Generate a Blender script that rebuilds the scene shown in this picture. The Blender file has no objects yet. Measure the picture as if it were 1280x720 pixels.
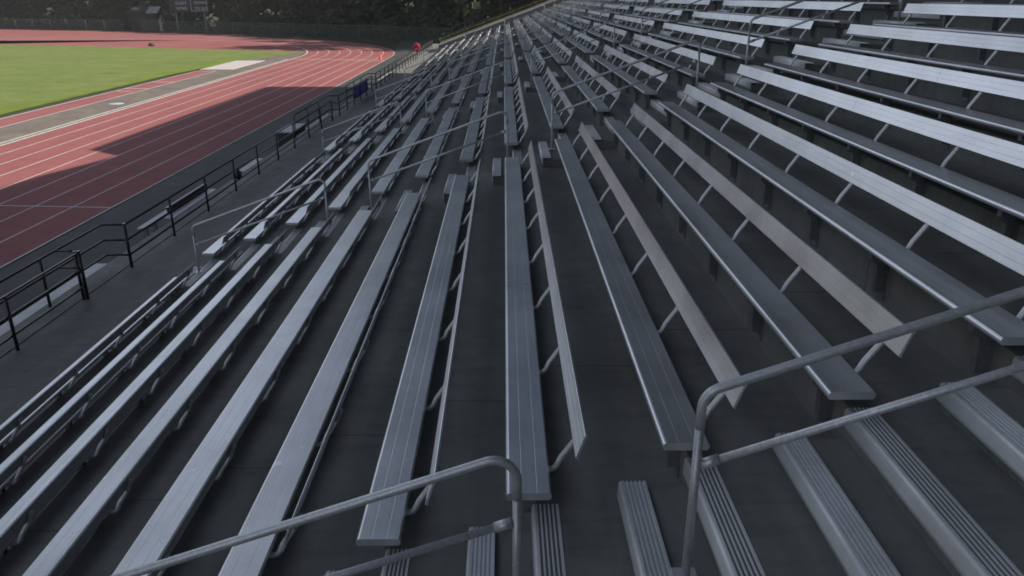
import bpy, math, random
from mathutils import Vector
random.seed(7)
PI = math.pi
scene = bpy.context.scene
COL = scene.collection

# ------------------------------------------------------------------ dimensions (metres, z = 0 at track level)
CAM_H = 6.04          # camera above the track
D = 0.84              # tread depth of a row
R = 0.304             # rise of a row
WALK = 0.93           # walkway above the track
SEC = 10.68           # section + aisle period along the stand
A0 = 2.18             # near edge of the nearest aisle
AW = 1.34             # aisle width
BL = SEC - AW         # bench length
ROW0, ROWT = -7, 14
def foot_z(i): return WALK + R * (i + 7)          # floor in front of row i
RX = 0.2 * D                                      # riser behind the seat's front edge

# ------------------------------------------------------------------ helpers
class MB:
    def __init__(s): s.v = []; s.f = []; s.m = []; s.sm = []; s.cur = 0
    def face(s, idx, smooth=False):
        s.f.append(idx); s.m.append(s.cur); s.sm.append(smooth)
    def box(s, x0, x1, y0, y1, z0, z1):
        b = len(s.v)
        s.v += [(x0,y0,z0),(x1,y0,z0),(x1,y1,z0),(x0,y1,z0),(x0,y0,z1),(x1,y0,z1),(x1,y1,z1),(x0,y1,z1)]
        for q in ((0,3,2,1),(4,5,6,7),(0,1,5,4),(1,2,6,5),(2,3,7,6),(3,0,4,7)): s.face([b+k for k in q])
        return s
    def prism_y(s, prof, y0, y1, smooth=False):
        """profile = list of (x, z), counter-clockwise seen from -y"""
        b = len(s.v); n = len(prof)
        s.v += [(x,y0,z) for x,z in prof] + [(x,y1,z) for x,z in prof]
        for k in range(n):
            k2 = (k+1) % n
            s.face([b+k, b+k2, b+n+k2, b+n+k], k in smooth if isinstance(smooth, (set, range)) else smooth)
        s.face([b+k for k in reversed(range(n))]); s.face([b+n+k for k in range(n)])
        return s
    def prism_x(s, prof, x0, x1):
        b = len(s.v); n = len(prof)
        s.v += [(x0,y,z) for y,z in prof] + [(x1,y,z) for y,z in prof]
        for k in range(n):
            k2 = (k+1) % n
            s.face([b+k, b+k2, b+n+k2, b+n+k])
        s.face([b+k for k in reversed(range(n))]); s.face([b+n+k for k in range(n)])
        return s
    def poly(s, pts, z=None):
        b = len(s.v)
        s.v += [(p[0],p[1],p[2] if z is None else z) for p in pts]
        s.face([b+k for k in range(len(pts))]); return s
    def strip(s, A, B, z):
        """sheet between two polylines with the same number of points"""
        b = len(s.v); n = len(A)
        s.v += [(x,y,z) for x,y in A] + [(x,y,z) for x,y in B]
        for k in range(n-1): s.face([b+k, b+k+1, b+n+k+1, b+n+k])
        return s
    def tube(s, path, r, seg=10, r1=None):
        path = [Vector(p) for p in path]; n = len(path); b = len(s.v)
        t0 = (path[1]-path[0]).normalized()
        up = Vector((0,0,1)) if abs(t0.z) < .9 else Vector((0,1,0))
        nrm = (up - t0*up.dot(t0)).normalized()
        for k in range(n):
            t = ((path[min(k+1,n-1)]-path[max(k-1,0)])).normalized()
            nrm = (nrm - t*nrm.dot(t)).normalized(); bi = t.cross(nrm)
            rr = r if r1 is None else r + (r1-r)*k/(n-1)
            for j in range(seg):
                a = 2*PI*j/seg
                s.v.append(tuple(path[k] + nrm*(math.cos(a)*rr) + bi*(math.sin(a)*rr)))
        for k in range(n-1):
            for j in range(seg):
                j2 = (j+1) % seg
                s.face([b+k*seg+j, b+k*seg+j2, b+(k+1)*seg+j2, b+(k+1)*seg+j], True)
        s.face([b+j for j in reversed(range(seg))]); s.face([b+(n-1)*seg+j for j in range(seg)])
        return s
    def lathe(s, prof, c, seg=20):
        b = len(s.v); n = len(prof)
        for r, z in prof:
            for j in range(seg):
                a = 2*PI*j/seg; s.v.append((c[0]+r*math.cos(a), c[1]+r*math.sin(a), c[2]+z))
        for k in range(n-1):
            for j in range(seg):
                j2 = (j+1)%seg
                s.face([b+k*seg+j, b+k*seg+j2, b+(k+1)*seg+j2, b+(k+1)*seg+j], True)
        s.face([b+j for j in reversed(range(seg))]); s.face([b+(n-1)*seg+j for j in range(seg)])
        return s
    def mesh(s, name, mats):
        me = bpy.data.meshes.new(name)
        me.from_pydata(s.v, [], s.f)
        for m in (mats if isinstance(mats, (list,tuple)) else [mats]): me.materials.append(m)
        me.polygons.foreach_set('material_index', s.m)
        me.polygons.foreach_set('use_smooth', s.sm)
        me.update(); return me
    def build(s, name, mats, parent=None, loc=None):
        return link(name, s.mesh(name, mats), parent, loc)
def link(name, data, parent=None, loc=None):
    o = bpy.data.objects.new(name, data); COL.objects.link(o)
    if parent is not None: o.parent = parent
    if loc is not None: o.location = loc
    return o
def tag(o, label=None, cat=None, group=None, kind=None):
    if label: o['label'] = label
    if cat: o['category'] = cat
    if group: o['group'] = group
    if kind: o['kind'] = kind
    return o
def empty(name, loc=(0,0,0)):
    o = bpy.data.objects.new(name, None); COL.objects.link(o); o.location = loc
    o.empty_display_size = .2; return o
def copy_tree(o, parent=None):
    c = o.copy(); COL.objects.link(c)
    if parent is not None: c.parent = parent
    for ch in KIDS.get(o.name, []): copy_tree(ch, c)
    return c
KIDS = {}
def kids_of(o):
    KIDS[o.name] = [c for c in bpy.data.objects if c.parent == o]
    for c in KIDS[o.name]: kids_of(c)
def arc(c, r, a0, a1, n):
    return [(c[0]+r*math.cos(a0+(a1-a0)*k/n), c[1]+r*math.sin(a0+(a1-a0)*k/n)) for k in range(n+1)]

# ------------------------------------------------------------------ materials
def new_mat(name):
    m = bpy.data.materials.new(name); m.use_nodes = True
    nt = m.node_tree; b = nt.nodes['Principled BSDF']
    return m, nt, b
def N(nt, t, **kw):
    n = nt.nodes.new(t)
    for k, v in kw.items(): setattr(n, k, v)
    return n
def noise(nt, vec, scale, detail=4, rough=.55, vscale=None):
    if vscale is not None:
        mp = N(nt, 'ShaderNodeMapping'); mp.inputs['Scale'].default_value = vscale
        nt.links.new(vec, mp.inputs['Vector']); vec = mp.outputs['Vector']
    n = N(nt, 'ShaderNodeTexNoise'); n.inputs['Scale'].default_value = scale
    n.inputs['Detail'].default_value = detail; n.inputs['Roughness'].default_value = rough
    nt.links.new(vec, n.inputs['Vector']); return n.outputs['Fac']
def ramp(nt, fac, stops):
    r = N(nt, 'ShaderNodeValToRGB'); e = r.color_ramp.elements
    while len(e) < len(stops): e.new(.5)
    for k, (p, c) in enumerate(stops):
        e[k].position = p; e[k].color = (*c, 1) if len(c) == 3 else c
    nt.links.new(fac, r.inputs['Fac']); return r.outputs['Color']
def mix(nt, a, b, fac, mode='MIX'):
    m = N(nt, 'ShaderNodeMix', data_type='RGBA', blend_type=mode)
    if isinstance(fac, (int, float)): m.inputs[0].default_value = fac
    else: nt.links.new(fac, m.inputs[0])
    for k, s in ((6, a), (7, b)):
        if isinstance(s, tuple): m.inputs[k].default_value = (*s, 1)
        else: nt.links.new(s, m.inputs[k])
    return m.outputs[2]
def bump(nt, b, h, strength, dist=.01):
    n = N(nt, 'ShaderNodeBump'); n.inputs['Strength'].default_value = strength
    n.inputs['Distance'].default_value = dist
    nt.links.new(h, n.inputs['Height']); nt.links.new(n.outputs['Normal'], b.inputs['Normal'])
def coords(nt, rnd=False):
    tc = N(nt, 'ShaderNodeTexCoord'); v = tc.outputs['Object']
    if rnd:
        oi = N(nt, 'ShaderNodeObjectInfo'); vm = N(nt, 'ShaderNodeVectorMath', operation='ADD')
        sc = N(nt, 'ShaderNodeMath', operation='MULTIPLY'); sc.inputs[1].default_value = 60
        nt.links.new(oi.outputs['Random'], sc.inputs[0])
        nt.links.new(v, vm.inputs[0]); nt.links.new(sc.outputs[0], vm.inputs[1]); v = vm.outputs[0]
    return v
g3 = lambda v: (v, v, v)

def metal_mat(name, lo, hi, r0, r1, metallic=.62, aniso=(6,.25,6)):
    m, nt, b = new_mat(name); v = coords(nt, True)
    st = noise(nt, v, 9, 5, .6, aniso)            # streaks drawn along the extrusion
    bl = noise(nt, v, 1.3, 4, .6)                 # weathering
    fi = noise(nt, v, 60, 3, .6)
    c = ramp(nt, st, [(.3, lo), (.7, hi)])
    c = mix(nt, c, ramp(nt, bl, [(.35, g3(.72)), (.62, g3(1.0))]), .75, 'MULTIPLY')
    c = mix(nt, c, ramp(nt, fi, [(.35, g3(.86)), (.6, g3(1.0))]), .6, 'MULTIPLY')
    oi = N(nt, 'ShaderNodeObjectInfo')
    c = mix(nt, c, ramp(nt, oi.outputs['Random'], [(0, g3(.90)), (1, g3(1.06))]), .8, 'MULTIPLY')
    sp = noise(nt, v, 7.5, 2, .5)                 # sparse dried spots and scuffs
    c = mix(nt, c, (.74,.74,.73), ramp(nt, sp, [(.735, g3(0)), (.76, g3(.75))]))
    nt.links.new(c, b.inputs['Base Color'])
    b.inputs['Metallic'].default_value = metallic
    rr = N(nt, 'ShaderNodeMapRange'); rr.inputs[3].default_value = r0; rr.inputs[4].default_value = r1
    nt.links.new(bl, rr.inputs[0]); nt.links.new(rr.outputs[0], b.inputs['Roughness'])
    bump(nt, b, st, .02, .004)
    return m
M_ALU = metal_mat('bench_aluminium', (.60,.61,.63), (.67,.68,.70), .24, .36)
M_NOSE = metal_mat('tread_aluminium', (.68,.69,.71), (.78,.79,.81), .42, .52, .2)
M_TUBE = metal_mat('galvanised_tube', (.50,.51,.53), (.66,.67,.69), .38, .5, .5, (5,5,5))
M_ARM = metal_mat('arm_tube', (.66,.66,.67), (.78,.78,.79), .38, .5, .4, (3,3,3))
M_BRK = metal_mat('bracket_steel', (.20,.205,.215), (.28,.285,.30), .45, .6, .7, (3,3,3))

def concrete_mat(name, lo, mid, hi, joints=0.0, gloss=.75):
    m, nt, b = new_mat(name); v = coords(nt)
    big = noise(nt, v, .55, 5, .62); med = noise(nt, v, 3.2, 6, .65, (1.6, .45, 1.6)); fin = noise(nt, v, 90, 3, .6)
    run = noise(nt, v, 3.4, 5, .6, (.6, 3, .25))
    c = ramp(nt, big, [(.3, lo), (.5, mid), (.72, hi)])
    c = mix(nt, c, ramp(nt, med, [(.32, g3(.78)), (.6, g3(1.08))]), .75, 'MULTIPLY')
    c = mix(nt, c, ramp(nt, fin, [(.3, g3(.82)), (.65, g3(1.08))]), .7, 'MULTIPLY')
    c = mix(nt, c, ramp(nt, run, [(.34, g3(.7)), (.52, g3(1.0))]), .5, 'MULTIPLY')
    if joints:
        sx = N(nt, 'ShaderNodeSeparateXYZ'); nt.links.new(v, sx.inputs[0])
        mo = N(nt, 'ShaderNodeMath', operation='PINGPONG'); mo.inputs[1].default_value = joints/2
        nt.links.new(sx.outputs['Y'], mo.inputs[0])
        lt = N(nt, 'ShaderNodeMath', operation='LESS_THAN'); lt.inputs[1].default_value = .006
        nt.links.new(mo.outputs[0], lt.inputs[0])
        c = mix(nt, c, (lo[0]*.55, lo[1]*.55, lo[2]*.55), lt.outputs[0])
    nt.links.new(c, b.inputs['Base Color']); b.inputs['Roughness'].default_value = gloss
    b.inputs['Specular IOR Level'].default_value = .3
    bump(nt, b, fin, .25, .004)
    return m
M_TERR = concrete_mat('terrace_concrete', (.125,.123,.114), (.172,.169,.157), (.215,.21,.195), 5.34)
M_WALK = concrete_mat('walkway_concrete', (.15,.147,.14), (.185,.18,.17), (.215,.21,.195), 2.4)
M_COPE = concrete_mat('coping_concrete', (.16,.16,.155), (.21,.21,.20), (.26,.255,.245), 3.0)
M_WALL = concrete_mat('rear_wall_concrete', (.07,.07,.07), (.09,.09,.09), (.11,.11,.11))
M_ASPH = concrete_mat('apron_asphalt', (.050,.052,.052), (.066,.068,.068), (.084,.085,.083))
M_PALE = concrete_mat('pale_concrete', (.30,.29,.26), (.38,.365,.33), (.45,.43,.39), 1.2)

def plain(name, col, rough=.6, metallic=0, var=.25, scale=4):
    m, nt, b = new_mat(name); v = coords(nt, True)
    n = noise(nt, v, scale, 5, .6)
    c = ramp(nt, n, [(.3, tuple(x*(1-var) for x in col)), (.7, tuple(x*(1+var) for x in col))])
    nt.links.new(c, b.inputs['Base Color']); b.inputs['Roughness'].default_value = rough
    b.inputs['Metallic'].default_value = metallic
    return m
M_BLACK = plain('black_fence_paint', (.02,.02,.022), .28)
M_WHITE = plain('white_line_paint', (.62,.61,.60), .7, 0, .2, 3)
M_WPLANK = plain('pale_plank', (.40,.41,.44), .5, 0, .15)
M_BLUE = plain('blue_vinyl', (.06,.07,.60), .5, 0, .3, 2)
M_RED = plain('red_plastic', (.36,.02,.05), .45, 0, .2, 3)
M_REDCONE = plain('cone_red', (.65,.05,.05), .5)
M_MAROON = plain('maroon_board', (.06,.022,.026), .6, 0, .3, 5)
M_DARKBOX = plain('dark_box_paint', (.025,.027,.033), .5)
M_GREYLID = plain('grey_lid', (.42,.45,.47), .55)
M_NAVY = plain('scoreboard_navy', (.016,.018,.035), .5)
M_LETTER = plain('scoreboard_white', (.55,.57,.62), .6, 0, .08)
M_ROOFM = plain('shed_roof_metal', (.30,.31,.32), .5, .3, .3, 1)
M_SHED = plain('shed_wall', (.03,.03,.032), .8, 0, .3, 2)
M_SAND = plain('pit_sand', (.48,.45,.43), .9, 0, .12, 3)
M_BARK = plain('bark', (.06,.048,.038), .9, 0, .4, 6)
M_CHAIN = plain('galvanised_fence_tube', (.12,.135,.125), .5, .3)

def track_mat():
    m, nt, b = new_mat('red_track_rubber'); v = coords(nt)
    big = noise(nt, v, .12, 5, .6); med = noise(nt, v, 1.4, 5, .65); fin = noise(nt, v, 60, 2, .6)
    lane = noise(nt, v, 1.0, 3, .6, (1.2, .03, 1))
    c = ramp(nt, big, [(.3, (.275,.092,.090)), (.7, (.335,.118,.117))])
    c = mix(nt, c, ramp(nt, med, [(.3, g3(.82)), (.65, g3(1.06))]), .7, 'MULTIPLY')
    c = mix(nt, c, ramp(nt, lane, [(.3, g3(.84)), (.62, g3(1.05))]), .7, 'MULTIPLY')
    c = mix(nt, c, ramp(nt, fin, [(.3, g3(.8)), (.65, g3(1.08))]), .5, 'MULTIPLY')
    nt.links.new(c, b.inputs['Base Color']); b.inputs['Roughness'].default_value = .85
    b.inputs['Specular IOR Level'].default_value = .25
    bump(nt, b, fin, .3, .003); return m
M_TRACK = track_mat()
def grass_mat(name, cols, mow=0.0):
    m, nt, b = new_mat(name); v = coords(nt)
    big = noise(nt, v, .07, 5, .6); med = noise(nt, v, .5, 6, .65); fin = noise(nt, v, 9, 4, .7)
    c = ramp(nt, big, [(.3, cols[0]), (.5, cols[1]), (.7, cols[2])])
    c = mix(nt, c, ramp(nt, med, [(.3, g3(.74)), (.68, g3(1.18))]), .75, 'MULTIPLY')
    c = mix(nt, c, ramp(nt, fin, [(.3, g3(.62)), (.65, g3(1.2))]), .75, 'MULTIPLY')
    if mow:
        sx = N(nt, 'ShaderNodeSeparateXYZ'); nt.links.new(v, sx.inputs[0])
        mo = N(nt, 'ShaderNodeMath', operation='PINGPONG'); mo.inputs[1].default_value = mow
        nt.links.new(sx.outputs['Y'], mo.inputs[0])
        c = mix(nt, c, ramp(nt, mo.outputs[0], [(.4, g3(.95)), (.6, g3(1.06))]), .6, 'MULTIPLY')
    nt.links.new(c, b.inputs['Base Color']); b.inputs['Roughness'].default_value = .9
    b.inputs['Specular IOR Level'].default_value = .15
    bump(nt, b, fin, .6, .05); return m
M_GRASS = grass_mat('infield_grass', [(.135,.195,.05), (.162,.212,.056), (.195,.218,.078)], 3.0)
M_EDGE = grass_mat('edge_grass', [(.14,.21,.02), (.17,.23,.025), (.12,.17,.03)])
M_BANK = grass_mat('dry_bank_grass', [(.16,.14,.05), (.12,.12,.045), (.20,.17,.08)])
M_GRD = grass_mat('rough_ground', [(.045,.055,.03), (.055,.062,.035), (.07,.066,.045)])
M_DIRT = concrete_mat('infield_strip', (.14,.115,.10), (.175,.145,.122), (.215,.19,.14))
def leaf_mat():
    m, nt, b = new_mat('woodland_leaf'); v = coords(nt)
    big = noise(nt, v, .16, 4, .6); med = noise(nt, v, 1.1, 4, .7)
    c = ramp(nt, big, [(.3, (.050,.066,.042)), (.55, (.064,.080,.048)), (.72, (.088,.082,.060))])
    c = mix(nt, c, ramp(nt, med, [(.3, g3(.8)), (.7, g3(1.2))]), .8, 'MULTIPLY')
    nt.links.new(c, b.inputs['Base Color']); b.inputs['Roughness'].default_value = .8
    b.inputs['Specular IOR Level'].default_value = .1; return m
M_LEAF = leaf_mat()
def mesh_screen_mat():
    m, nt, b = new_mat('chain_link_mesh'); v = coords(nt)
    sc = N(nt, 'ShaderNodeMapping'); sc.inputs['Rotation'].default_value = (0, 0, 0)
    b.inputs['Base Color'].default_value = (.10,.13,.11,1); b.inputs['Roughness'].default_value = .6
    b.inputs['Alpha'].default_value = .32        # a woven green screen tied to the wire
    return m
M_SCREEN = mesh_screen_mat()

# ------------------------------------------------------------------ ground
LANE = 1.22
XO = -12.0                       # outer edge of the track
XI = XO - 8*LANE                 # kerb
CY = 84.5; RI = 36.5; CX = XI - RI
ground = MB().poly([(-700,-300),(500,-300),(500,900),(-700,900)], -.03).build('ground', M_GRD); tag(ground, kind='structure')
apron = MB().poly([(XO,-60),(-7.4,-60),(-7.4,118),(-15,118),(XO-1,96),(XO,84)], -.012).build('asphalt_apron', M_ASPH); tag(apron, kind='structure')
inf = MB().poly([(-150,-60),(XI-5.75,-60),(XI-5.75,66),(XI-4.7,81),(XI-.6,93.2),(-32.7,96.7),(-47.8,102),(-67.9,108),(-150,130)], -.008)
infield = inf.build('infield_grass', M_GRASS); tag(infield, kind='structure')
ed = MB()
pa=[]; pb=[]
y=-60
while y < 81:
    w=.9+.5*math.sin(y*.31)+.35*math.sin(y*.83+1); pa.append((XI-5.72+.06*math.sin(y*2.1)+(.0 if y<66 else (y-66)*.07),y)); pb.append((XI-5.75-max(.25,w),y)); y+=1.0
ed.strip(pa,pb,-.004)
edge = ed.build('grass_edge', M_EDGE); tag(edge, kind='structure')
strip = MB().poly([(XI-5.75,-60),(XI-.1,-60),(XI-.1,84),(XI-1.0,93),(XI-4.7,81)], -.004).build('infield_strip', M_DIRT); tag(strip, kind='structure')

# running track: straight + bend + paved end zone
outer = [(XO,-60),(XO,CY)] + arc((CX,CY), RI+8*LANE, 0, PI, 48)[1:]
inner = [(XI,-60),(XI,CY)] + arc((CX,CY), RI, 0, PI, 48)[1:]
tr = MB().strip(outer, inner, 0.0)
track = tr.build('running_track', M_TRACK); tag(track, kind='structure')
ez = MB().poly([(XI-.5,93.2)] + arc((CX,CY), RI-.02, math.radians(14.2), PI*.86, 30) + [(-95,116.1),(-67.9,108),(-47.8,102),(-32.7,96.7)], -.004)
endzone = ez.build('track_end_zone', M_TRACK); tag(endzone, kind='structure')
FENCE = [(-6,111.5),(-22,123),(-42,135.5),(-70,150),(-99,160),(-135,170)]
oz = MB().poly(arc((CX,CY), RI+8*LANE+.02, math.radians(64), PI*.9, 24) + [(-130,118),(-130,166.5),(-99,158),(-70,148),(-44,135)], -.005)
outz = oz.build('track_outer_zone', M_TRACK); tag(outz, kind='structure')
tag(MB().poly([(-44,137),(-33,98),(-47.8,103),(-67.9,109.5),(-110,121),(-150,130),(-150,172)][::-1], -.0065).build('track_outer_zone', M_TRACK), kind='structure')

ln = MB()
for k in range(9):
    X = XO - k*LANE; w = .05 if k < 8 else .13
    if k == 0: w = .06
    r = RI + (8-k)*LANE
    A = [(X-w/2-.0,-60),(X-w/2,CY)] + arc((CX,CY), r-w/2, 0, PI*.75, 60)[1:]
    B = [(X+w/2,-60),(X+w/2,CY)] + arc((CX,CY), r+w/2, 0, PI*.75, 60)[1:]
    ln.strip(B, A, .006)
# second thin kerb line, cross line, exchange marks, runway lines
ln.poly([(XI-.42,-60),(XI-.30,-60),(XI-.30,82),(XI-.42,82)], .004)
ln.poly([(XI,23.62),(XO,22.86),(XO,22.93),(XI,23.69)], .009)
for k in range(8):
    X = XO - k*LANE - .61
    ln.poly([(X-.5,80.2+k*.25),(X+.5,80.2+k*.25),(X+.5,80.45+k*.25),(X-.5,80.45+k*.25)], .010)
RWX0, RWX1 = XI-4.7, XI-3.0
for X in (RWX0, RWX1): ln.poly([(X-.04,-60),(X+.04,-60),(X+.04,68.5),(X-.04,68.5)], .006)
for Y, a, b_ in ((55.2,0,1.7),(59.5,0,1.7),(68.4,0,1.7),(53.6,.2,1.2)):
    ln.poly([(RWX0+a,Y),(RWX0+b_,Y),(RWX0+b_,Y+.16),(RWX0+a,Y+.16)], .010)
lines = ln.build('track_markings', M_WHITE); tag(lines, kind='structure')
rw = MB().poly([(RWX0,-60),(RWX1,-60),(RWX1,69),(RWX0,69)], .001).build('jump_runway', M_TRACK); tag(rw, kind='structure')
sand = MB().box(XI-5.0,XI-2.1,70,80,-.02,.02).build('sand_pit', M_SAND)
tag(sand, 'pale sand landing pit at the end of the red jump runway', 'sand pit')
mh = MB().lathe([(.42,0),(.42,.012),(.38,.02),(.12,.024)], (XI-1.5,47.2,-.003)).build('manhole_cover', M_GREYLID)
tag(mh, 'pale round cover set in the brown strip beside the track', 'manhole cover')

# ------------------------------------------------------------------ walkway and grandstand
Y0, Y1 = -22.0, 77.1
FX = -7.52                       # fence line
walk = MB().box(-7.62, ROW0*D+RX+.05, Y0, 92, -.5, WALK).build('walkway', M_WALK); tag(walk, kind='structure')
cope = MB().box(-8.1, -7.622, Y0, 92, -.5, WALK+.012).build('walkway_kerb', M_COPE); tag(cope, kind='structure')

stand = empty('grandstand', (0, 0, 0))
tag(stand, 'dark stepped concrete terrace carrying all the aluminium benches', 'grandstand')
prof = [(ROW0*D+RX, -.4)]
for i in range(ROW0, ROWT+1):
    x = i*D + RX
    prof += [(x, foot_z(i)), (x, foot_z(i)+R)] if i > ROW0 else [(x, foot_z(i)+R)]
XB = 14.4
prof += [(XB, foot_z(ROWT)+R), (XB, -.4)]
terr = MB().prism_y(list(prof), Y0, Y1).build('terrace', M_TERR, stand)
# covered rear: back wall and cantilevered roof over the upper rows (its shade lies over the stand and track)
ROOF_X, ROOF_Z, ROOF_END = 2.6, 12.25, 56.4
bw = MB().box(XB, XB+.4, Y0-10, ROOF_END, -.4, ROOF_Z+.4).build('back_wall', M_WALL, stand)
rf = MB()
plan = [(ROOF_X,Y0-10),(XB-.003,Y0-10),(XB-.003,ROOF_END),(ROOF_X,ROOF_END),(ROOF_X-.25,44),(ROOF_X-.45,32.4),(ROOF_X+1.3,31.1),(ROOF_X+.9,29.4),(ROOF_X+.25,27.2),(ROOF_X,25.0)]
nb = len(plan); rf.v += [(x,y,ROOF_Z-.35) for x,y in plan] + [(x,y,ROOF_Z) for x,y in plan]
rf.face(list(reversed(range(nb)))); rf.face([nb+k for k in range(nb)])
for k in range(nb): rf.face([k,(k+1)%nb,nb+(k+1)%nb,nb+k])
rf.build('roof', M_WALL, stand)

# ------------------------------------------------------------------ benches
def seat_profile():
    W, T, z = .25, .045, .45
    p = [(.012, z-T), (W-.012, z-T), (W, z-T+.012), (W, z-.010), (W-.010, z)]
    for gx in (.170, .085):
        p += [(gx+.003, z), (gx+.001, z-.0006), (gx-.001, z-.0006), (gx-.003, z)]
    p += [(.020, z), (.011, z-.003), (.005, z-.009), (.001, z-.018), (0, z-.028), (.003, z-T+.006)]
    return p
def back_profile():
    # plank 150 x 38 leaning back; (u along the height, t thickness), u axis tilted
    H, T = .152, .013; a = math.radians(18.8)
    pts = [(0,.003),(0,T+.004),(.008,T+.004),(.010,T),(H-.010,T),(H-.008,T+.004),(H,T+.004),(H,.003),(H-.003,0),
           (.104,0),(.103,.001),(.101,.001),(.100,0),(.052,0),(.051,.001),(.049,.001),(.048,0),(.003,0)]
    out = []
    for u, t in pts:
        out.append((.384 + u*math.sin(a) + t*math.cos(a), .45+.153 + u*math.cos(a) - t*math.sin(a)))
    return out[::-1]
ARM = [(.12,.388),(.215,.386),(.262,.388),(.286,.397),(.302,.420),(.324,.470),(.414,.604),(.446,.692)]
seat_me = MB().prism_y(seat_profile(), 0, BL*.52-.002).prism_y(seat_profile(), BL*.52+.002, BL).mesh('seat', M_ALU)
back_me = MB().prism_y(back_profile(), .10, BL*.52-.0015).prism_y(back_profile(), BL*.52+.0015, BL-.10).mesh('backrest', M_ALU)
def arm_path(): return [(x, 0, z) for x, z in ARM]
arm_me = MB().tube(arm_path(), .0185, 8).mesh('back_arm', M_ARM)
bk = MB()
bk.box(RX-.010, RX-.001, -.055, .055, .05, .30)                       # plate on the riser
bk.prism_y([(RX-.0105,.10),(RX-.0105,.398),(.045,.398),(.045,.345),(.095,.30),(.105,.10)], -.024, .024)
bk.box(.03, RX+.05, -.032, .032, .3985, .4045)
brk_me = bk.mesh('bracket', M_BRK)
ORD = ['front','second','third','fourth','fifth','sixth','seventh','eighth','ninth','tenth','eleventh','twelfth','thirteenth','fourteenth','fifteenth','sixteenth']
SECN = ['nearest','second','third','fourth','fifth','sixth','farthest']
bench = empty('bleacher_bench')
link('seat', seat_me, bench); link('backrest', back_me, bench)
for k in range(8):
    y = .32 + k*(BL-.64)/7
    link('back_arm', arm_me, bench, (0, y, 0)); link('bracket', brk_me, bench, (0, y, 0))
kids_of(bench)
# a light version (one mesh) for the far sections
fb = MB().prism_y(seat_profile(), 0, BL).prism_y(back_profile(), .10, BL-.10)
for k in range(8):
    y = .32 + k*(BL-.64)/7
    fb.tube([(x, y, z) for x, z in ARM], .0155, 5)
    fb.box(RX-.010, RX-.001, y-.045, y+.045, .03, .30); fb.box(.035, RX-.012, y-.006, y+.006, .2, .40)
far_me = fb.mesh('bleacher_bench', M_ALU)
first = True
for s in range(7):
    for i in range(ROW0, 9 if s < 3 else 8):
        if s < 4:
            o = bench if first else copy_tree(bench); first = False
        else:
            o = link('bleacher_bench', far_me)
        o.location = (i*D, A0 + AW + s*SEC + random.uniform(-.012,.012), foot_z(i))
        o.rotation_euler = (0, 0, random.uniform(-.0006,.0006))
        row = ORD[i-ROW0] + ' row' + ('' if i == ROW0 else ' up from the walkway')
        if i == ROW0: row = 'front row beside the walkway'
        sec = SECN[s] + ' section' + ('' if s in (0, 6) else ' away')
        lab = 'aluminium bench with backrest, %s, %s' % (row, sec)
        tag(o, lab, 'bench', 'aluminium benches on the grandstand')

# ------------------------------------------------------------------ aisle stairs
def nose_profile():
    p = [(-.003,-.105),(-.002,-.080),(-.001,-.050),(0,-.020),(.003,-.009),(.009,-.003),(.016,-.001),(.026,0)]
    for k in range(5):
        x = .030+k*.023
        p += [(x,0),(x+.002,-.008),(x+.012,-.008),(x+.014,0)]
    p += [(.150,0),(.150,-.012),(.030,-.013),(.018,-.018),(.015,-.04),(.014,-.105)]
    return p[::-1]
NN = len(nose_profile())
nose_me = MB().prism_y(nose_profile(), -.09, AW+.09, set(range(NN-8, NN-1))).mesh('nosing', M_NOSE)
HX = -.27*D
half_me = MB().box(HX+.034, RX-.002, -.08, AW+.08, .0, R/2-.030).mesh('half_step', M_TERR)
def make_stair(k):
    root = empty('aisle_stair', (0, A0+k*SEC, 0))
    for i in range(ROW0, 11):
        if k > 3 and i > 8: continue
        z = foot_z(i)
        link('half_step', half_me, root, (i*D, 0, z))
        link('nosing', nose_me, root, (i*D+HX+.015, 0, z+R/2+.003))
        link('nosing', nose_me, root, (i*D+RX-.022, 0, z+R+.004))
    return root
STN = ['stairs with ribbed metal nosings in the nearest aisle','stairs with ribbed metal nosings in the second aisle away',
 'stairs with ribbed metal nosings in the third aisle away','stairs with metal nosings in the fourth aisle away',
 'stairs with metal nosings in the fifth aisle away','stairs with metal nosings in the sixth aisle away','stairs with metal nosings in the farthest aisle']
for k in range(7):
    tag(make_stair(k), STN[k], 'stairs', 'stairs in the aisles of the stand')

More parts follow.
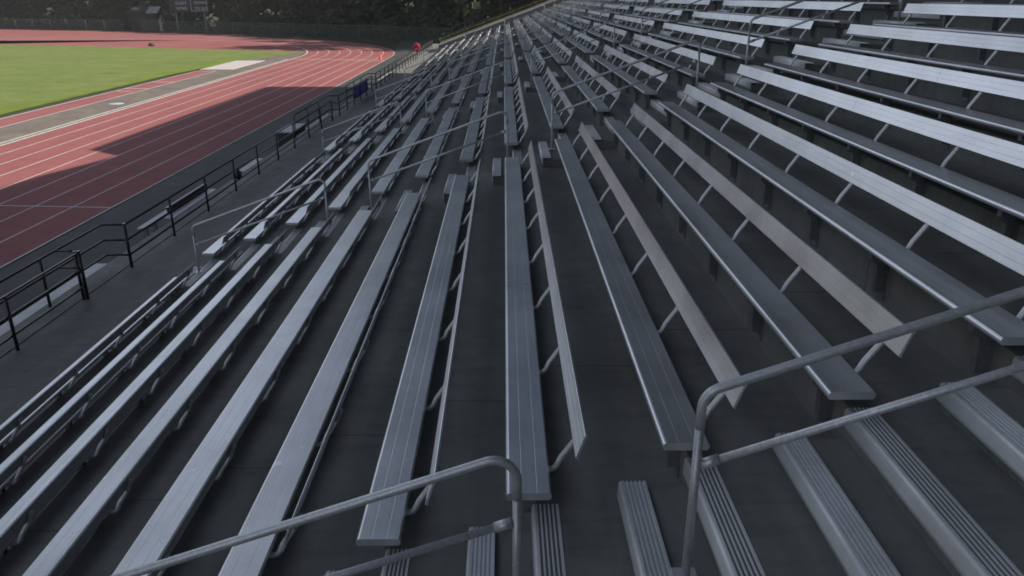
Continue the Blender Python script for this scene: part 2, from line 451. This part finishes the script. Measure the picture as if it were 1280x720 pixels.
# ------------------------------------------------------------------ aisle handrails
def rail_z(X): return CAM_H - (1.86 - .362*X)
def floor_z(X):
    i = math.floor((X - RX)/D) + 1
    if i < ROW0: return WALK
    z = foot_z(i)
    if X > i*D + HX: z += R/2
    return z
def make_rail(x0, x1):
    root = empty('handrail', (x0, 0, floor_z(x0)))
    ox, oz = x0, floor_z(x0)
    r = .10; P = []
    def pt(x, z): P.append((x-ox, 0, z-oz))
    sl = math.atan(.362)
    zt0 = rail_z(x0); zt1 = rail_z(x1)
    # lower bend
    c0 = (x0+r, zt0 + .362*r - r/math.cos(sl)); pt(x0, c0[1]-.10)
    for k in range(9):
        a = PI - (PI/2 - sl)*k/8
        pt(c0[0]+r*math.cos(a), c0[1]+r*math.sin(a))
    # upper bend
    c1x = x1-r; c1z = rail_z(c1x) - r/math.cos(sl)
    for k in range(9):
        a = (PI/2+sl) - (PI/2+sl)*k/8
        pt(c1x+r*math.cos(a), c1z+r*math.sin(a))
    pt(x1, c1z-.10)
    MB().tube(P, .021, 12).build('top_rail', M_TUBE, root)
    for x, ztop in ((x0, c0[1]-.09), (x1, c1z-.09)):
        zb = floor_z(x)
        m = MB().tube([(x-ox,0,zb-oz),(x-ox,0,ztop-oz)], .0205, 12)
        m.box(x-ox-.055,x-ox+.055,-.055,.055,zb-oz+.001,zb-oz+.011)
        m.build('post', M_TUBE, root)
    xa, xb = x0+.022, x1-.022
    mz = lambda X: rail_z(X) - .36
    m = MB().tube([(xa-ox,0,mz(xa)-oz),(xb-ox,0,mz(xb)-oz)], .0185, 12)
    for x, d in ((xa,1),(xb,-1)):
        m.tube([(x-ox,0,mz(x)-oz),(x-ox+d*.075,0,mz(x+d*.075)-oz)], .0245, 12)
    m.build('mid_rail', M_TUBE, root)
    kids_of(root); return root
PIECES = [(-6.78*D,-3.83*D),(-2.87*D,.06*D),(.99*D,3.93*D),(4.9*D,7.85*D)]
POSN = ['lowest handrail by the walkway','lower middle handrail','upper middle handrail','highest visible handrail']
AISN = ['nearest aisle','second aisle away','third aisle away','fourth aisle away','fifth aisle away','sixth aisle away','farthest aisle']
for p, (a, b_) in enumerate(PIECES):
    base = make_rail(a, b_)
    for k in range(7):
        o = base if k == 0 else copy_tree(base)
        o.location.y = A0 + AW/2 + k*SEC
        tag(o, 'grey tubular %s in the %s' % (POSN[p], AISN[k]), 'handrail', 'handrails in the stair aisles')

# ------------------------------------------------------------------ black walkway fence
RH = (.26, .57, .885)
def run_fence(name, xy0, xy1, z, n, label, cat='fence', group='black railings along the walkway', both=True, nofirst=False):
    root = empty(name, (xy0[0], xy0[1], z)); dx, dy = xy1[0]-xy0[0], xy1[1]-xy0[1]
    for k in range(n+1):
        if nofirst and k == 0: continue
        t = k/n; r = .027 if 0 < k < n else .031
        MB().tube([(dx*t,dy*t,0),(dx*t,dy*t,.90 if 0<k<n else .915)], r, 8).build('post', M_BLACK, root)
    for h in RH:
        MB().tube([(0,0,h),(dx,dy,h)], .022, 8).build('rail', M_BLACK, root)
    tag(root, label, cat, group); return root
run_fence('walkway_railing', (FX,-2), (FX,12.95), WALK, 7, 'black three-rail railing at lower left corner, ending at the nearest opening')
run_fence('walkway_railing', (FX,14.7), (FX,34.1), WALK, 9, 'long black three-rail railing between the nearest opening and grey-lidded box')
run_fence('walkway_railing', (FX,35.7), (FX,44.9), WALK, 5, 'short black railing with the blue banner hung on it')
run_fence('walkway_railing', (FX,46.4), (FX,66.2), WALK, 11, 'black railing from the blue banner to the red disc')
run_fence('walkway_railing', (FX,67.7), (FX,84), WALK, 9, 'farthest black railing beyond the red disc')
def ramp_rail(yf, yn, yret, label):
    XF2 = FX-.46
    root = empty('ramp_railing', (FX, yf, WALK))
    for h in RH:
        MB().tube([(-.03,0,h),(-.40,0,h),(-.44,-.02,h),(-.46,-.06,h),(-.46,yn-yf,h)], .021, 8).build('rail', M_BLACK, root)
    n = max(2, round((yf-yn)/2.1))
    for k in range(1, n+1):
        y = (yn-yf)*k/n
        MB().tube([(-.46,y,-.0),(-.46,y,.90)], .026, 8).build('post', M_BLACK, root)
    if yret is not None:
        for h in RH[1:]:
            MB().tube([(-.46,yret-yf,h-.004),(-.04,yret-yf-.02,h-.004)], .02, 8).build('rail', M_BLACK, root)
        MB().tube([(-.06,yret-yf-.12,0),(-.06,yret-yf-.12,.915)], .028, 8).build('post', M_BLACK, root)
    tag(root, label, 'railing', 'black railings along the walkway')
ramp_rail(14.7, 4.0, 13.05, 'black outer ramp railing stepping out at the nearest fence opening')
ramp_rail(35.7, 29.6, None, 'black outer ramp railing beside the grey-lidded box')
ramp_rail(46.4, 39.8, None, 'black outer ramp railing behind the blue banner')

# ------------------------------------------------------------------ things along the fence
bn = MB()
nx, nz = 14, 6
b0 = 0
for a in range(nx+1):
    for c in range(nz+1):
        y = 40.0 + 4.0*a/nx; z = WALK+.22+.62*c/nz - .05*math.sin(PI*a/nx)*(1 if c == nz else .4)
        bn.v.append((FX-.05-.02*math.sin(a*1.7+c*.8), y, z))
for a in range(nx):
    for c in range(nz):
        q = a*(nz+1)+c; bn.face([q, q+nz+1, q+nz+2, q+1], True)
bann = bn.build('banner', M_BLUE)
sm = bann.modifiers.new('thick', 'SOLIDIFY'); sm.thickness = .012
tag(bann, 'deep blue vinyl banner hung on the black walkway railing', 'banner')

disc = empty('red_disc', (FX-.02, 69.0, WALK))
m = MB(); seg = 28
prof_d = [(.02,.07),(.20,.06),(.33,.035),(.37,.0),(.33,-.035),(.20,-.06),(.02,-.07)]
b0 = len(m.v)
for r_, t in prof_d:
    for j in range(seg):
        a = 2*PI*j/seg
        m.v.append((r_*math.cos(a)*.92, t, 1.0 + r_*math.sin(a)*1.05))
for k in range(len(prof_d)-1):
    for j in range(seg):
        j2 = (j+1)%seg; m.face([b0+k*seg+j, b0+(k+1)*seg+j, b0+(k+1)*seg+j2, b0+k*seg+j2], True)
m.face([b0+j for j in range(seg)]); m.face([b0+(len(prof_d)-1)*seg+j for j in reversed(range(seg))])
m.build('disc', M_RED, disc)
MB().tube([(0,.09,0),(0,.09,1.02)], .025, 8).build('post', M_BLACK, disc)
tag(disc, 'round red disc on a post at the far walkway railing', 'sign')

cone = empty('marker_cone', (XO-.45, 80.6, .006))
MB().lathe([(.15,.025),(.13,.05),(.045,.62),(.02,.66)], (0,0,0), 16).build('cone', M_REDCONE, cone)
MB().box(-.2,.2,-.2,.2,0,.026).build('base', M_REDCONE, cone)
tag(cone, 'red marker cone standing in the outermost lane at the bend', 'cone')

def low_bench(x, y0, y1, label, w=.28):
    root = empty('team_bench', (x, y0, -.01)); L = y1-y0
    m = MB().prism_y([(-w/2,.43),(w/2,.43),(w/2,.462),(w/2-.008,.47),(-w/2+.008,.47),(-w/2,.462)], 0, L)
    m.build('seat', M_WPLANK, root)
    n = max(2, round(L/2.0)+1)
    for k in range(n):
        y = .35+(L-.7)*k/(n-1)
        l = MB().box(-w/2+.03,-w/2+.07,y-.02,y+.02,0,.43).box(w/2-.07,w/2-.03,y-.02,y+.02,0,.43).box(-w/2+.071,w/2-.071,y-.018,y+.018,.2,.24)
        l.build('leg', M_BRK, root)
    tag(root, label, 'bench', 'pale benches below the walkway'); return root
low_bench(-9.0, 8.5, 16.3, 'pale low bench below the nearest railing at left edge')
low_bench(-8.85, 34.6, 39.6, 'pale low bench just past the grey-lidded box')
low_bench(-8.85, 47.5, 53.5, 'pale low bench past the blue banner, still in shade')
low_bench(-8.85, 55.8, 62.5, 'sunlit pale low bench below the far railing')
low_bench(-8.95, 26.0, 28.2, 'short pale bench between the maroon-backed bench and grey-lidded box', .34)
hb = MB().lathe([(.03,.0),(.10,.02),(.125,.10),(.10,.20),(.035,.27),(.012,.30)], (0,0,0), 12)
hb.tube([(0,0,.29),(.03,0,.34),(0,0,.38),(-.03,0,.34),(0,0,.29)], .008, 6)
hbo = hb.build('hanging_bag', M_BLACK, None, (FX-.03, 21.55, WALK+.26)); hbo.scale = (.8, 1.2, 1)
tag(hbo, 'small black bag hanging on a post of the black walkway railing', 'bag')
tb = empty('backed_bench', (-9.15, 19.2, -.01))
MB().box(-.02,.24,.9,4.2,.43,.47).build('seat', M_WPLANK, tb)
MB().box(-.36,-.12,0,2.0,.40,.44).build('footboard', M_WPLANK, tb)
m = MB().prism_y([(-.08,.42),(-.04,.42),(-.08,.63),(-.12,.63)], 1.3, 4.25); m.build('backrest', M_MAROON, tb)
MB().box(-.130,-.068,1.28,4.27,.632,.648).build('top_cap', M_WPLANK, tb)
for y in (1.5, 2.75, 4.0):
    MB().box(-.12,-.06,y-.02,y+.02,0,.415).box(.16,.21,y-.02,y+.02,0,.43).build('leg', M_BRK, tb)
for y in (.2, .75):
    MB().box(-.30,-.18,y-.02,y+.02,0,.40).build('leg', M_BRK, tb)
tag(tb, 'team bench with dark maroon backrest behind the black railing', 'bench')
bx = empty('storage_box', (-9.1, 33.2, -.01))
MB().box(-.33,.33,-1.05,1.05,.03,.74).build('body', M_DARKBOX, bx)
MB().prism_y([(-.37,.742),(.37,.742),(.37,.78),(.30,.80),(-.30,.80),(-.37,.78)], -1.1, 1.1).build('lid', M_GREYLID, bx)
tag(bx, 'long dark storage box with a pale grey lid behind the railing', 'box')

# ------------------------------------------------------------------ far end of the stand
es = empty('end_stair', (0, Y1+.2, 0))
pr = [(ROW0*D+RX-.6, WALK-.3), (ROW0*D+RX-.6, WALK+.72), (ROWT*D, foot_z(ROWT)+R+.55), (ROWT*D, WALK-.3)]
MB().prism_y(pr[::-1], 0, 2.2).build('ramp', M_PALE, es)
MB().prism_y([(x, z+.16) if k in (1,2) else (x, z) for k, (x, z) in enumerate(pr)][::-1], 2.202, 2.45).build('side_wall', M_PALE, es)
tag(es, 'pale sunlit concrete ramp at the far end of the stand', 'ramp')
er = empty('end_railing', (0, Y1+2.53, 0))
sl = (pr[2][1]-pr[1][1])/(pr[2][0]-pr[1][0])
ez_ = lambda x: pr[1][1] + sl*(x-pr[1][0]) + .1
for k in range(9):
    x = -6 + k*2.2
    MB().tube([(x,0,ez_(x)-.3),(x,0,ez_(x)+1.0)], .03, 6).build('post', M_BLACK, er)
for h in (.5, 1.0):
    MB().tube([(-6,0,ez_(-6)+h),(11.6,0,ez_(11.6)+h)], .024, 6).build('rail', M_BLACK, er)
tag(er, 'thin dark railing climbing the far end of the stand', 'railing')
bkm = MB()
cols = 40; rows_ = 12; b0 = 0
for a in range(cols+1):
    for c in range(rows_+1):
        x = -8.5 + 24*a/cols; t = c/rows_
        top = min(pr[1][1] + sl*(x-pr[1][0]), foot_z(ROWT)) if x > -6 else WALK*(x+8.5)/2.5
        z = max(-.02, (top+.32)*(1 - t**1.4*1.0)) + random.uniform(-.06,.06)*(1 if 0<c<rows_ else 0)
        bkm.v.append((x, Y1+2.75 + 13*t, z if c < rows_ else -.05))
for a in range(cols):
    for c in range(rows_):
        q = a*(rows_+1)+c; bkm.face([q, q+rows_+1, q+rows_+2, q+1], True)
bank = bkm.build('grass_bank', M_BANK); tag(bank, kind='structure')
tf = MB()
for _ in range(5200):
    x = random.uniform(-6.5, 12); y = Y1+2.75+abs(random.gauss(0,.6)); top = pr[1][1]+sl*(x-pr[1][0])+.3
    h = random.uniform(.10,.34); w = .02; a = random.uniform(0,PI); lx, ly = random.uniform(-.1,.1), random.uniform(-.1,.1)
    zb = top*(1-((y-Y1-2.75)/13)**1.4)-.05
    tf.poly([(x-w*math.cos(a),y-w*math.sin(a),zb),(x+w*math.cos(a),y+w*math.sin(a),zb),(x+lx,y+ly,zb+h)])
tuf = tf.build('dry_grass', M_BANK); tag(tuf, 'tufts of dry grass along the top of the far bank', 'grass', kind='stuff')

# ------------------------------------------------------------------ far fence, scoreboard, shed, woodland
def far_fence(pts, label, h=1.85):
    root = empty('chain_link_fence', (pts[0][0], pts[0][1], 0)); ox, oy = pts[0]
    seg = []
    for (xa,ya),(xb,yb) in zip(pts[:-1], pts[1:]):
        L = math.hypot(xb-xa,yb-ya); n = max(1, round(L/4.6))
        for k in range(n): seg.append((xa+(xb-xa)*k/n, ya+(yb-ya)*k/n))
    seg.append(pts[-1])
    for x, y in seg:
        MB().tube([(x-ox,y-oy,-.03),(x-ox,y-oy,h+.06)], .045, 6).build('post', M_CHAIN, root)
    m = MB(); t = MB()
    for (xa,ya),(xb,yb) in zip(seg[:-1], seg[1:]):
        m.poly([(xa-ox,ya-oy,.05),(xb-ox,yb-oy,.05),(xb-ox,yb-oy,h-.04),(xa-ox,ya-oy,h-.04)])
        t.tube([(xa-ox,ya-oy,h),(xb-ox,yb-oy,h)], .03, 5)
    m.build('mesh_panel', M_SCREEN, root); t.build('top_rail', M_CHAIN, root)
    tag(root, label, 'fence', 'chain link fences beyond the track')
far_fence(FENCE[0:3] + [(-65.6,147.8)], 'long green chain-link fence right of the dark shed')
far_fence([(-70.2,150.1),(-99,160),(-135,170)], 'green chain-link fence left of the dark shed')

sb = empty('scoreboard', (-57.6, 150.0, 0))
MB().box(-3.6,3.6,-.18,.18,3.27,7.4).build('panel', M_NAVY, sb)
for x in (-2.6, 2.6): MB().box(x-.12,x+.12,.19,.43,-.03,7.0).build('post', M_BRK, sb)
fr = MB()
for x0,x1,z0,z1 in ((.45,.53,3.45,6.6),(3.35,3.43,3.45,6.6),(.532,3.348,3.45,3.53),(-3.3,-.1,5.42,5.5)):
    fr.box(x0,x1,-.2,-.183,z0,z1)
fr.build('frame', M_LETTER, sb)
def text(s, x, z, h):
    cu = bpy.data.curves.new('t', 'FONT'); cu.body = s; cu.size = h*1.4; cu.extrude = .008
    cu.align_x = 'CENTER'; cu.align_y = 'CENTER'; cu.offset = .012
    t = bpy.data.objects.new('t', cu); COL.objects.link(t)
    bpy.context.view_layer.update()
    me = bpy.data.meshes.new_from_object(t.evaluated_get(bpy.context.evaluated_depsgraph_get()))
    bpy.data.objects.remove(t); me.materials.clear(); me.materials.append(M_LETTER)
    o = link('lettering', me, sb, (x, -.195, z)); o.rotation_euler = (PI/2, 0, 0)
text('GUEST', -1.25, 4.80, .50); text('HOME', -1.25, 3.92, .50); text('DOWN', 2.2, 4.86, .48); text('TO GO', 2.2, 3.88, .48)
tag(sb, 'dark navy scoreboard with white GUEST, HOME, DOWN and TO GO lettering', 'scoreboard')

sh = empty('equipment_shed', (-66.0, 151.5, 0))
MB().box(-2.4,2.2,-1.6,1.6,-.03,3.2).build('wall', M_SHED, sh)
rfm = MB().prism_x([(-2.0,3.18),(0,4.25),(2.0,3.18),(2.0,3.06),(0,4.12),(-2.0,3.06)][::-1], .6, 2.7); rfm.build('roof', M_ROOFM, sh)
MB().prism_x([(-1.9,3.21),(0,4.1),(1.9,3.21)][::-1], -2.4, .58).build('gable', M_SHED, sh)
MB().box(-1.2,.4,-1.65,-1.602,-.02,2.3).build('door', M_DARKBOX, sh)
tag(sh, 'dark shed with a grey metal roof beside the scoreboard', 'shed')
gb = MB().lathe([(.22,.0),(.36,.06),(.38,.22),(.25,.36),(.06,.40)], (-45.5,104.2,0), 12)
gbo = gb.build('gear_bag', M_DARKBOX); tag(gbo, 'small dark bag lying on the red end zone by the grass', 'bag')

wd = MB()
def leafball(cx, cy, cz, rx, rz, n, s):
    for _ in range(n):
        while True:
            u = Vector((random.uniform(-1,1),random.uniform(-1,1),random.uniform(-1,1)))
            if .25 < u.length < 1: break
        c = Vector((cx+u.x*rx, cy+u.y*rx, cz+u.z*rz))
        if c.z < .1: c.z = random.uniform(.1,1.5)
        a = Vector((random.gauss(0,1),random.gauss(0,1),random.gauss(0,1))).normalized()
        b = a.orthogonal().normalized(); d = a.cross(b); q = s*random.uniform(.5,1.3); e = q*random.uniform(.5,.9)
        wd.poly([tuple(c+b*q), tuple(c+d*e), tuple(c-b*q), tuple(c-d*e)])
def clear(x, y): return -72 < x < -51 and y < 153.5
def tree(x, y, h):
    if clear(x, y-3): return
    wd.cur = 1
    wd.tube([(x,y,-.1),(x+random.uniform(-.3,.3),y,h*.4),(x+random.uniform(-.8,.8),y+random.uniform(-.5,.5),h*.85)], .32, 6, .08)
    wd.cur = 0
    w = h*.26
    for _ in range(9):
        a = random.uniform(0,2*PI); t = random.uniform(.22,.95); rr = w*(1.05-abs(t-.45))*random.uniform(.2,.9)
        leafball(x+rr*math.cos(a), y+rr*math.sin(a), h*t, h*.13*random.uniform(.7,1.3), h*.10*random.uniform(.7,1.3), 80, .55)
def shrub(x, y, h):
    if clear(x, y): return
    leafball(x, y, h*.45, h*.8, h*.6, 260, .34)
for k in range(46):
    t = k/45; x = -150 + 165*t
    # follow the fence a few metres behind
    for (xa,ya),(xb,yb) in zip(FENCE[:-1], FENCE[1:]):
        if xb <= x <= xa or (x > FENCE[0][0] and xa == FENCE[0][0]) or (x < -135 and xb == -135):
            yl = ya + (yb-ya)*(x-xa)/(xb-xa); break
    for rowk, off in enumerate((9, 17, 26)):
        tree(x+random.uniform(-2,2), yl+off+random.uniform(-2,2) - (0 if x < FENCE[0][0] else 6), random.uniform(12,18))
    for _ in range(4):
        shrub(x+random.uniform(-2,2), yl+random.uniform(4.5,12), random.uniform(2,4.5))
for _ in range(34):   # wood wrapping round the far end of the stand
    tree(random.uniform(0,40), random.uniform(97,150), random.uniform(13,18))
for k in range(12): tree(random.uniform(-5,5), 99+k*3.0, random.uniform(17,22))
for _ in range(40): shrub(random.uniform(-4,30), random.uniform(95,120), random.uniform(2.5,5))
wood = wd.build('woodland', [M_LEAF, M_BARK])
tag(wood, 'dark wood of trees and shrubs beyond the far fence', 'woodland', kind='stuff')

hz = MB().box(-330, 150, -70, 330, -1.03, 30).build('haze', [])
hm = bpy.data.materials.new('haze'); hm.use_nodes = True; hn = hm.node_tree
hn.nodes.remove(hn.nodes['Principled BSDF'])
pv = hn.nodes.new('ShaderNodeVolumePrincipled'); pv.inputs['Density'].default_value = .0003
pv.inputs['Color'].default_value = (.9,.93,.96,1)
hn.links.new(pv.outputs[0], hn.nodes['Material Output'].inputs['Volume'])
hz.data.materials.append(hm); tag(hz, kind='stuff', label='thin pale haze in the air over the field', cat='haze')
# ------------------------------------------------------------------ light
EL = 32.0
CLOUD_V, LEFT_FILL = .38, 9.6  # level of the cloud veil, then of the added bright patch
w = bpy.data.worlds.new('World'); scene.world = w; w.use_nodes = True
nt = w.node_tree; bg = nt.nodes['Background']
sky = nt.nodes.new('ShaderNodeTexSky'); sky.sky_type = 'NISHITA'; sky.sun_disc = False
sky.sun_elevation = math.radians(EL); sky.sun_rotation = math.radians(90)
sky.air_density = 1.0; sky.dust_density = 1.5; sky.ozone_density = 1.0
tc = nt.nodes.new('ShaderNodeTexCoord'); dirv = tc.outputs['Generated']
# broken cloud: thin grey veil over most of the sky; bright patch added on the left to lift the left seats
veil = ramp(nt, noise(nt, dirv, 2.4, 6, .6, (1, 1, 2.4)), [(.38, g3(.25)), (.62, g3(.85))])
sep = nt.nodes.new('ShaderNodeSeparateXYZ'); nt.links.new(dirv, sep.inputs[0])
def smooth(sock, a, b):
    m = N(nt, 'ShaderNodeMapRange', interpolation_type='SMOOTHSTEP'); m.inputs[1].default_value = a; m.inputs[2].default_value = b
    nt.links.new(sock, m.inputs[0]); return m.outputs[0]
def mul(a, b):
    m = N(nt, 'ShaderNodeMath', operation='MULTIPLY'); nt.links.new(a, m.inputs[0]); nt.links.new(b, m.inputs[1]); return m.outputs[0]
fillf = mul(mul(mul(smooth(sep.outputs['X'], -.10, -.36), smooth(sep.outputs['X'], -.94, -.52)), mul(smooth(sep.outputs['Z'], .92, .66), smooth(sep.outputs['Z'], .02, .16))),
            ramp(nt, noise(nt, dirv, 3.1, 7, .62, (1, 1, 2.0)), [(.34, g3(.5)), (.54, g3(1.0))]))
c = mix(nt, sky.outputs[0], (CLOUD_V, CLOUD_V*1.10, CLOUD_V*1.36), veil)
fill_col = mix(nt, (LEFT_FILL*.97, LEFT_FILL*1.09, LEFT_FILL*1.32), (LEFT_FILL*1.9, LEFT_FILL*2.08, LEFT_FILL*2.45), smooth(sep.outputs['Z'], .42, .16))
c = mix(nt, c, fill_col, fillf)
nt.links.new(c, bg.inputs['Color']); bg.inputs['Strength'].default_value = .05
sl_ = bpy.data.lights.new('sun', 'SUN'); sl_.energy = 4.3; sl_.angle = math.radians(.5); sl_.color = (1,.93,.82)
so = bpy.data.objects.new('sun', sl_); COL.objects.link(so); so.rotation_euler = (0, math.radians(90-EL), 0)
so.location = (30, 0, 40)

# ------------------------------------------------------------------ camera
cam = bpy.data.cameras.new('camera'); co = bpy.data.objects.new('camera', cam); COL.objects.link(co)
scene.camera = co
cam.sensor_width = 36; cam.lens = 27.0; cam.clip_end = 3000; cam.clip_start = .05
PITCH = math.atan(365/960)
co.location = (0, 0, CAM_H)
co.rotation_euler = (PI/2 - PITCH, 0, -math.atan(10*math.cos(PITCH)/960))
scene.view_settings.view_transform = 'Standard'; scene.view_settings.look = 'None'
scene.view_settings.exposure = 0.75; scene.view_settings.gamma = 1.0
scene.cycles.filter_width = 1.75
scene.render.resolution_x = 1024; scene.render.resolution_y = 576
